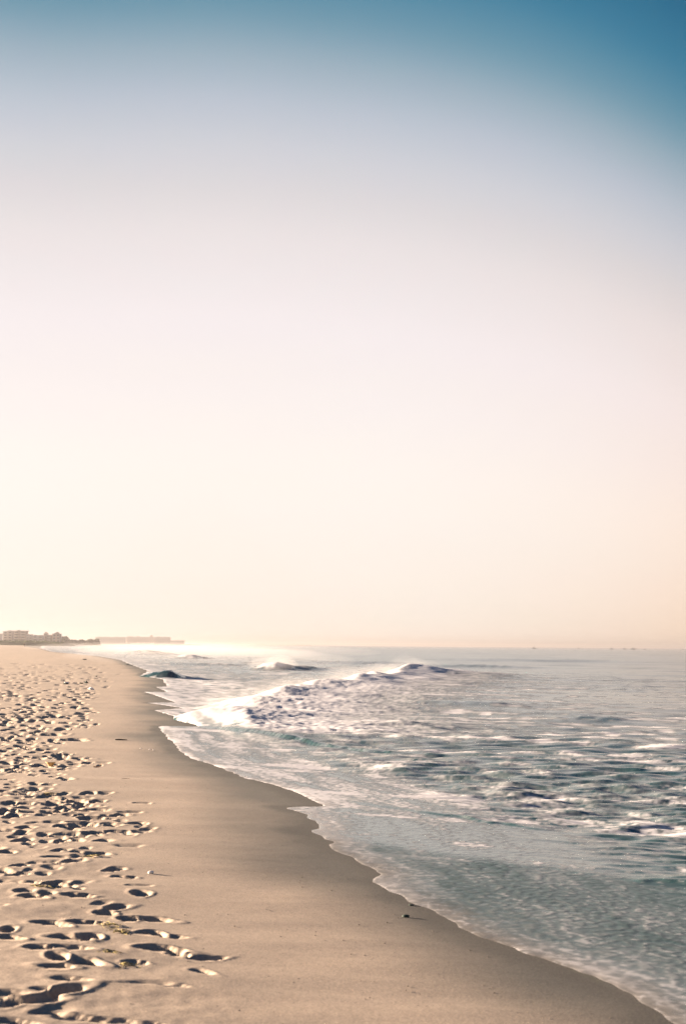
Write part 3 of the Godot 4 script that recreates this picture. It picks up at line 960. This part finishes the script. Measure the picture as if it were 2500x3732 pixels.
	for k in tufts.size():
		p = on_sand(tufts[k][0], tufts[k][1])
		t = thing("dried_weed", tufts[k][2], "dried weed", p, k * 0.8, "dried weed between the footprints")
		for j in 9:
			var path := PackedVector3Array()
			var rad := PackedFloat32Array()
			var at := Vector3(rng.randf_range(-0.05, 0.05), 0.0, rng.randf_range(-0.04, 0.04))
			var a := rng.randf() * TAU
			for n in 6:
				path.append(at + Vector3(0, 0.004 + 0.006 * sin(n * 1.1), 0))
				rad.append(0.0022)
				a += rng.randf_range(-0.7, 0.7)
				at += Vector3(cos(a), 0, sin(a)) * 0.018
			part("strand", tube(path, rad, 4), wisp, t)

# ---------------------------------------------------------------- the walker far down the beach
func figure(bones: Array, cell: float, color: Callable) -> ArrayMesh:
	var lo := Vector3.INF
	var hi := -Vector3.INF
	for b in bones:
		for e in [0, 2]:
			lo = lo.min(b[e] - Vector3.ONE * (b[e + 1] + 3 * cell))
			hi = hi.max(b[e] + Vector3.ONE * (b[e + 1] + 3 * cell))
	var n := Vector3i(((hi - lo) / cell).ceil()) + Vector3i.ONE
	var F := PackedFloat32Array()
	F.resize(n.x * n.y * n.z)
	for k in n.z:
		for j in n.y:
			for i in n.x:
				var p := lo + Vector3(i, j, k) * cell
				var d := 1e9
				for b in bones:
					var ab: Vector3 = b[2] - b[0]
					var t := clampf((p - b[0]).dot(ab) / maxf(ab.length_squared(), 1e-9), 0, 1)
					var f: float = p.distance_to(b[0] + ab * t) - lerpf(b[1], b[3], t)
					var h := clampf(0.5 + 0.5 * (d - f) / 0.03, 0, 1)
					d = lerpf(d, f, h) - 0.03 * h * (1 - h) if d < 1e8 else f
				F[i + n.x * (j + n.y * k)] = d
	var st := SurfaceTool.new()
	st.begin(Mesh.PRIMITIVE_TRIANGLES)
	var id := {}
	var s := [1, n.x, n.x * n.y]
	for k in n.z - 1:
		for j in n.y - 1:
			for i in n.x - 1:
				var a := i + n.x * (j + n.y * k)
				var at := Vector3.ZERO
				var c := 0
				for axis in 3:
					for q in 4:
						var o := Vector3i.ZERO
						o[(axis + 1) % 3] = q & 1
						o[(axis + 2) % 3] = q >> 1
						var g := a + o.x + n.x * o.y + n.x * n.y * o.z
						var f0 := F[g]
						var f1: float = F[g + s[axis]]
						if (f0 < 0.0) != (f1 < 0.0):
							var v := Vector3(o)
							v[axis] = f0 / (f0 - f1)
							at += v
							c += 1
				if c:
					id[a] = id.size()
					var w := lo + (Vector3(i, j, k) + at / c) * cell
					st.set_smooth_group(0)
					st.set_color(color.call(w))
					st.add_vertex(w)
	for a in id:
		for axis in 3:
			var f0 := F[a]
			var f1: float = F[a + s[axis]]
			if (f0 < 0.0) == (f1 < 0.0):
				continue
			var u: int = s[(axis + 1) % 3]
			var v: int = s[(axis + 2) % 3]
			if not (id.has(a - u) and id.has(a - v) and id.has(a - u - v)):
				continue
			var quad := [id[a], id[a - u], id[a - u - v], id[a - v]]
			if f0 < 0.0:
				quad.reverse()
			for q in [0, 1, 2, 0, 2, 3]:
				st.add_index(quad[q])
	st.generate_normals()
	return st.commit()

func make_walker() -> void:
	var p := Vector3(at_depth(90, 640.0), 0, -640.0)
	p.y = sand(p.x, p.z)
	var t := thing("person", "person in dark brown clothes walking the sand before the dune", "person", p, 0.4)
	var bones := [
		[Vector3(0, 1.62, 0), 0.095, Vector3(0, 1.56, 0.03), 0.075], [Vector3(0, 1.5, 0), 0.055, Vector3(0, 1.42, 0), 0.06],
		[Vector3(-0.15, 1.4, 0), 0.07, Vector3(0.15, 1.4, 0), 0.07], [Vector3(0, 1.34, 0), 0.15, Vector3(0, 1.05, 0), 0.13], [Vector3(-0.05, 0.95, 0), 0.13, Vector3(0.05, 0.95, 0), 0.13],
		[Vector3(-0.2, 1.38, 0), 0.055, Vector3(-0.24, 1.1, -0.05), 0.045], [Vector3(-0.24, 1.1, -0.05), 0.045, Vector3(-0.23, 0.86, 0.05), 0.035],
		[Vector3(0.2, 1.38, 0), 0.055, Vector3(0.24, 1.1, 0.03), 0.045], [Vector3(0.24, 1.1, 0.03), 0.045, Vector3(0.23, 0.87, 0.14), 0.035],
		[Vector3(-0.23, 0.86, 0.05), 0.035, Vector3(-0.23, 0.77, 0.08), 0.03], [Vector3(0.23, 0.87, 0.14), 0.035, Vector3(0.23, 0.79, 0.18), 0.03],
		[Vector3(-0.1, 0.92, 0), 0.095, Vector3(-0.1, 0.5, 0.16), 0.065], [Vector3(-0.1, 0.5, 0.16), 0.06, Vector3(-0.1, 0.09, 0.2), 0.045], [Vector3(-0.1, 0.05, 0.18), 0.045, Vector3(-0.1, 0.04, 0.34), 0.035],
		[Vector3(0.1, 0.92, 0), 0.095, Vector3(0.1, 0.5, -0.04), 0.065], [Vector3(0.1, 0.5, -0.04), 0.06, Vector3(0.1, 0.12, -0.28), 0.045], [Vector3(0.1, 0.08, -0.3), 0.045, Vector3(0.1, 0.03, -0.16), 0.035]]
	var m := mat(Color.WHITE, 0.9)
	m.vertex_color_use_as_albedo = true
	part("body", figure(bones, 0.026, func(w: Vector3) -> Color:
		if w.y > 1.47 or (absf(w.x) > 0.18 and w.y < 0.88):
			return Color(0.4, 0.24, 0.17)
		if w.y > 0.94:
			return Color(0.06, 0.03, 0.018)
		return Color(0.04, 0.04, 0.05) if w.y > 0.1 else Color(0.02, 0.02, 0.02)), m, t)
	put(part("hair", blob(Vector3(0.105, 0.1, 0.11), 0.15, 99, 8), mat(Color(0.03, 0.02, 0.015), 0.8), t), Vector3(0, 1.67, -0.02))
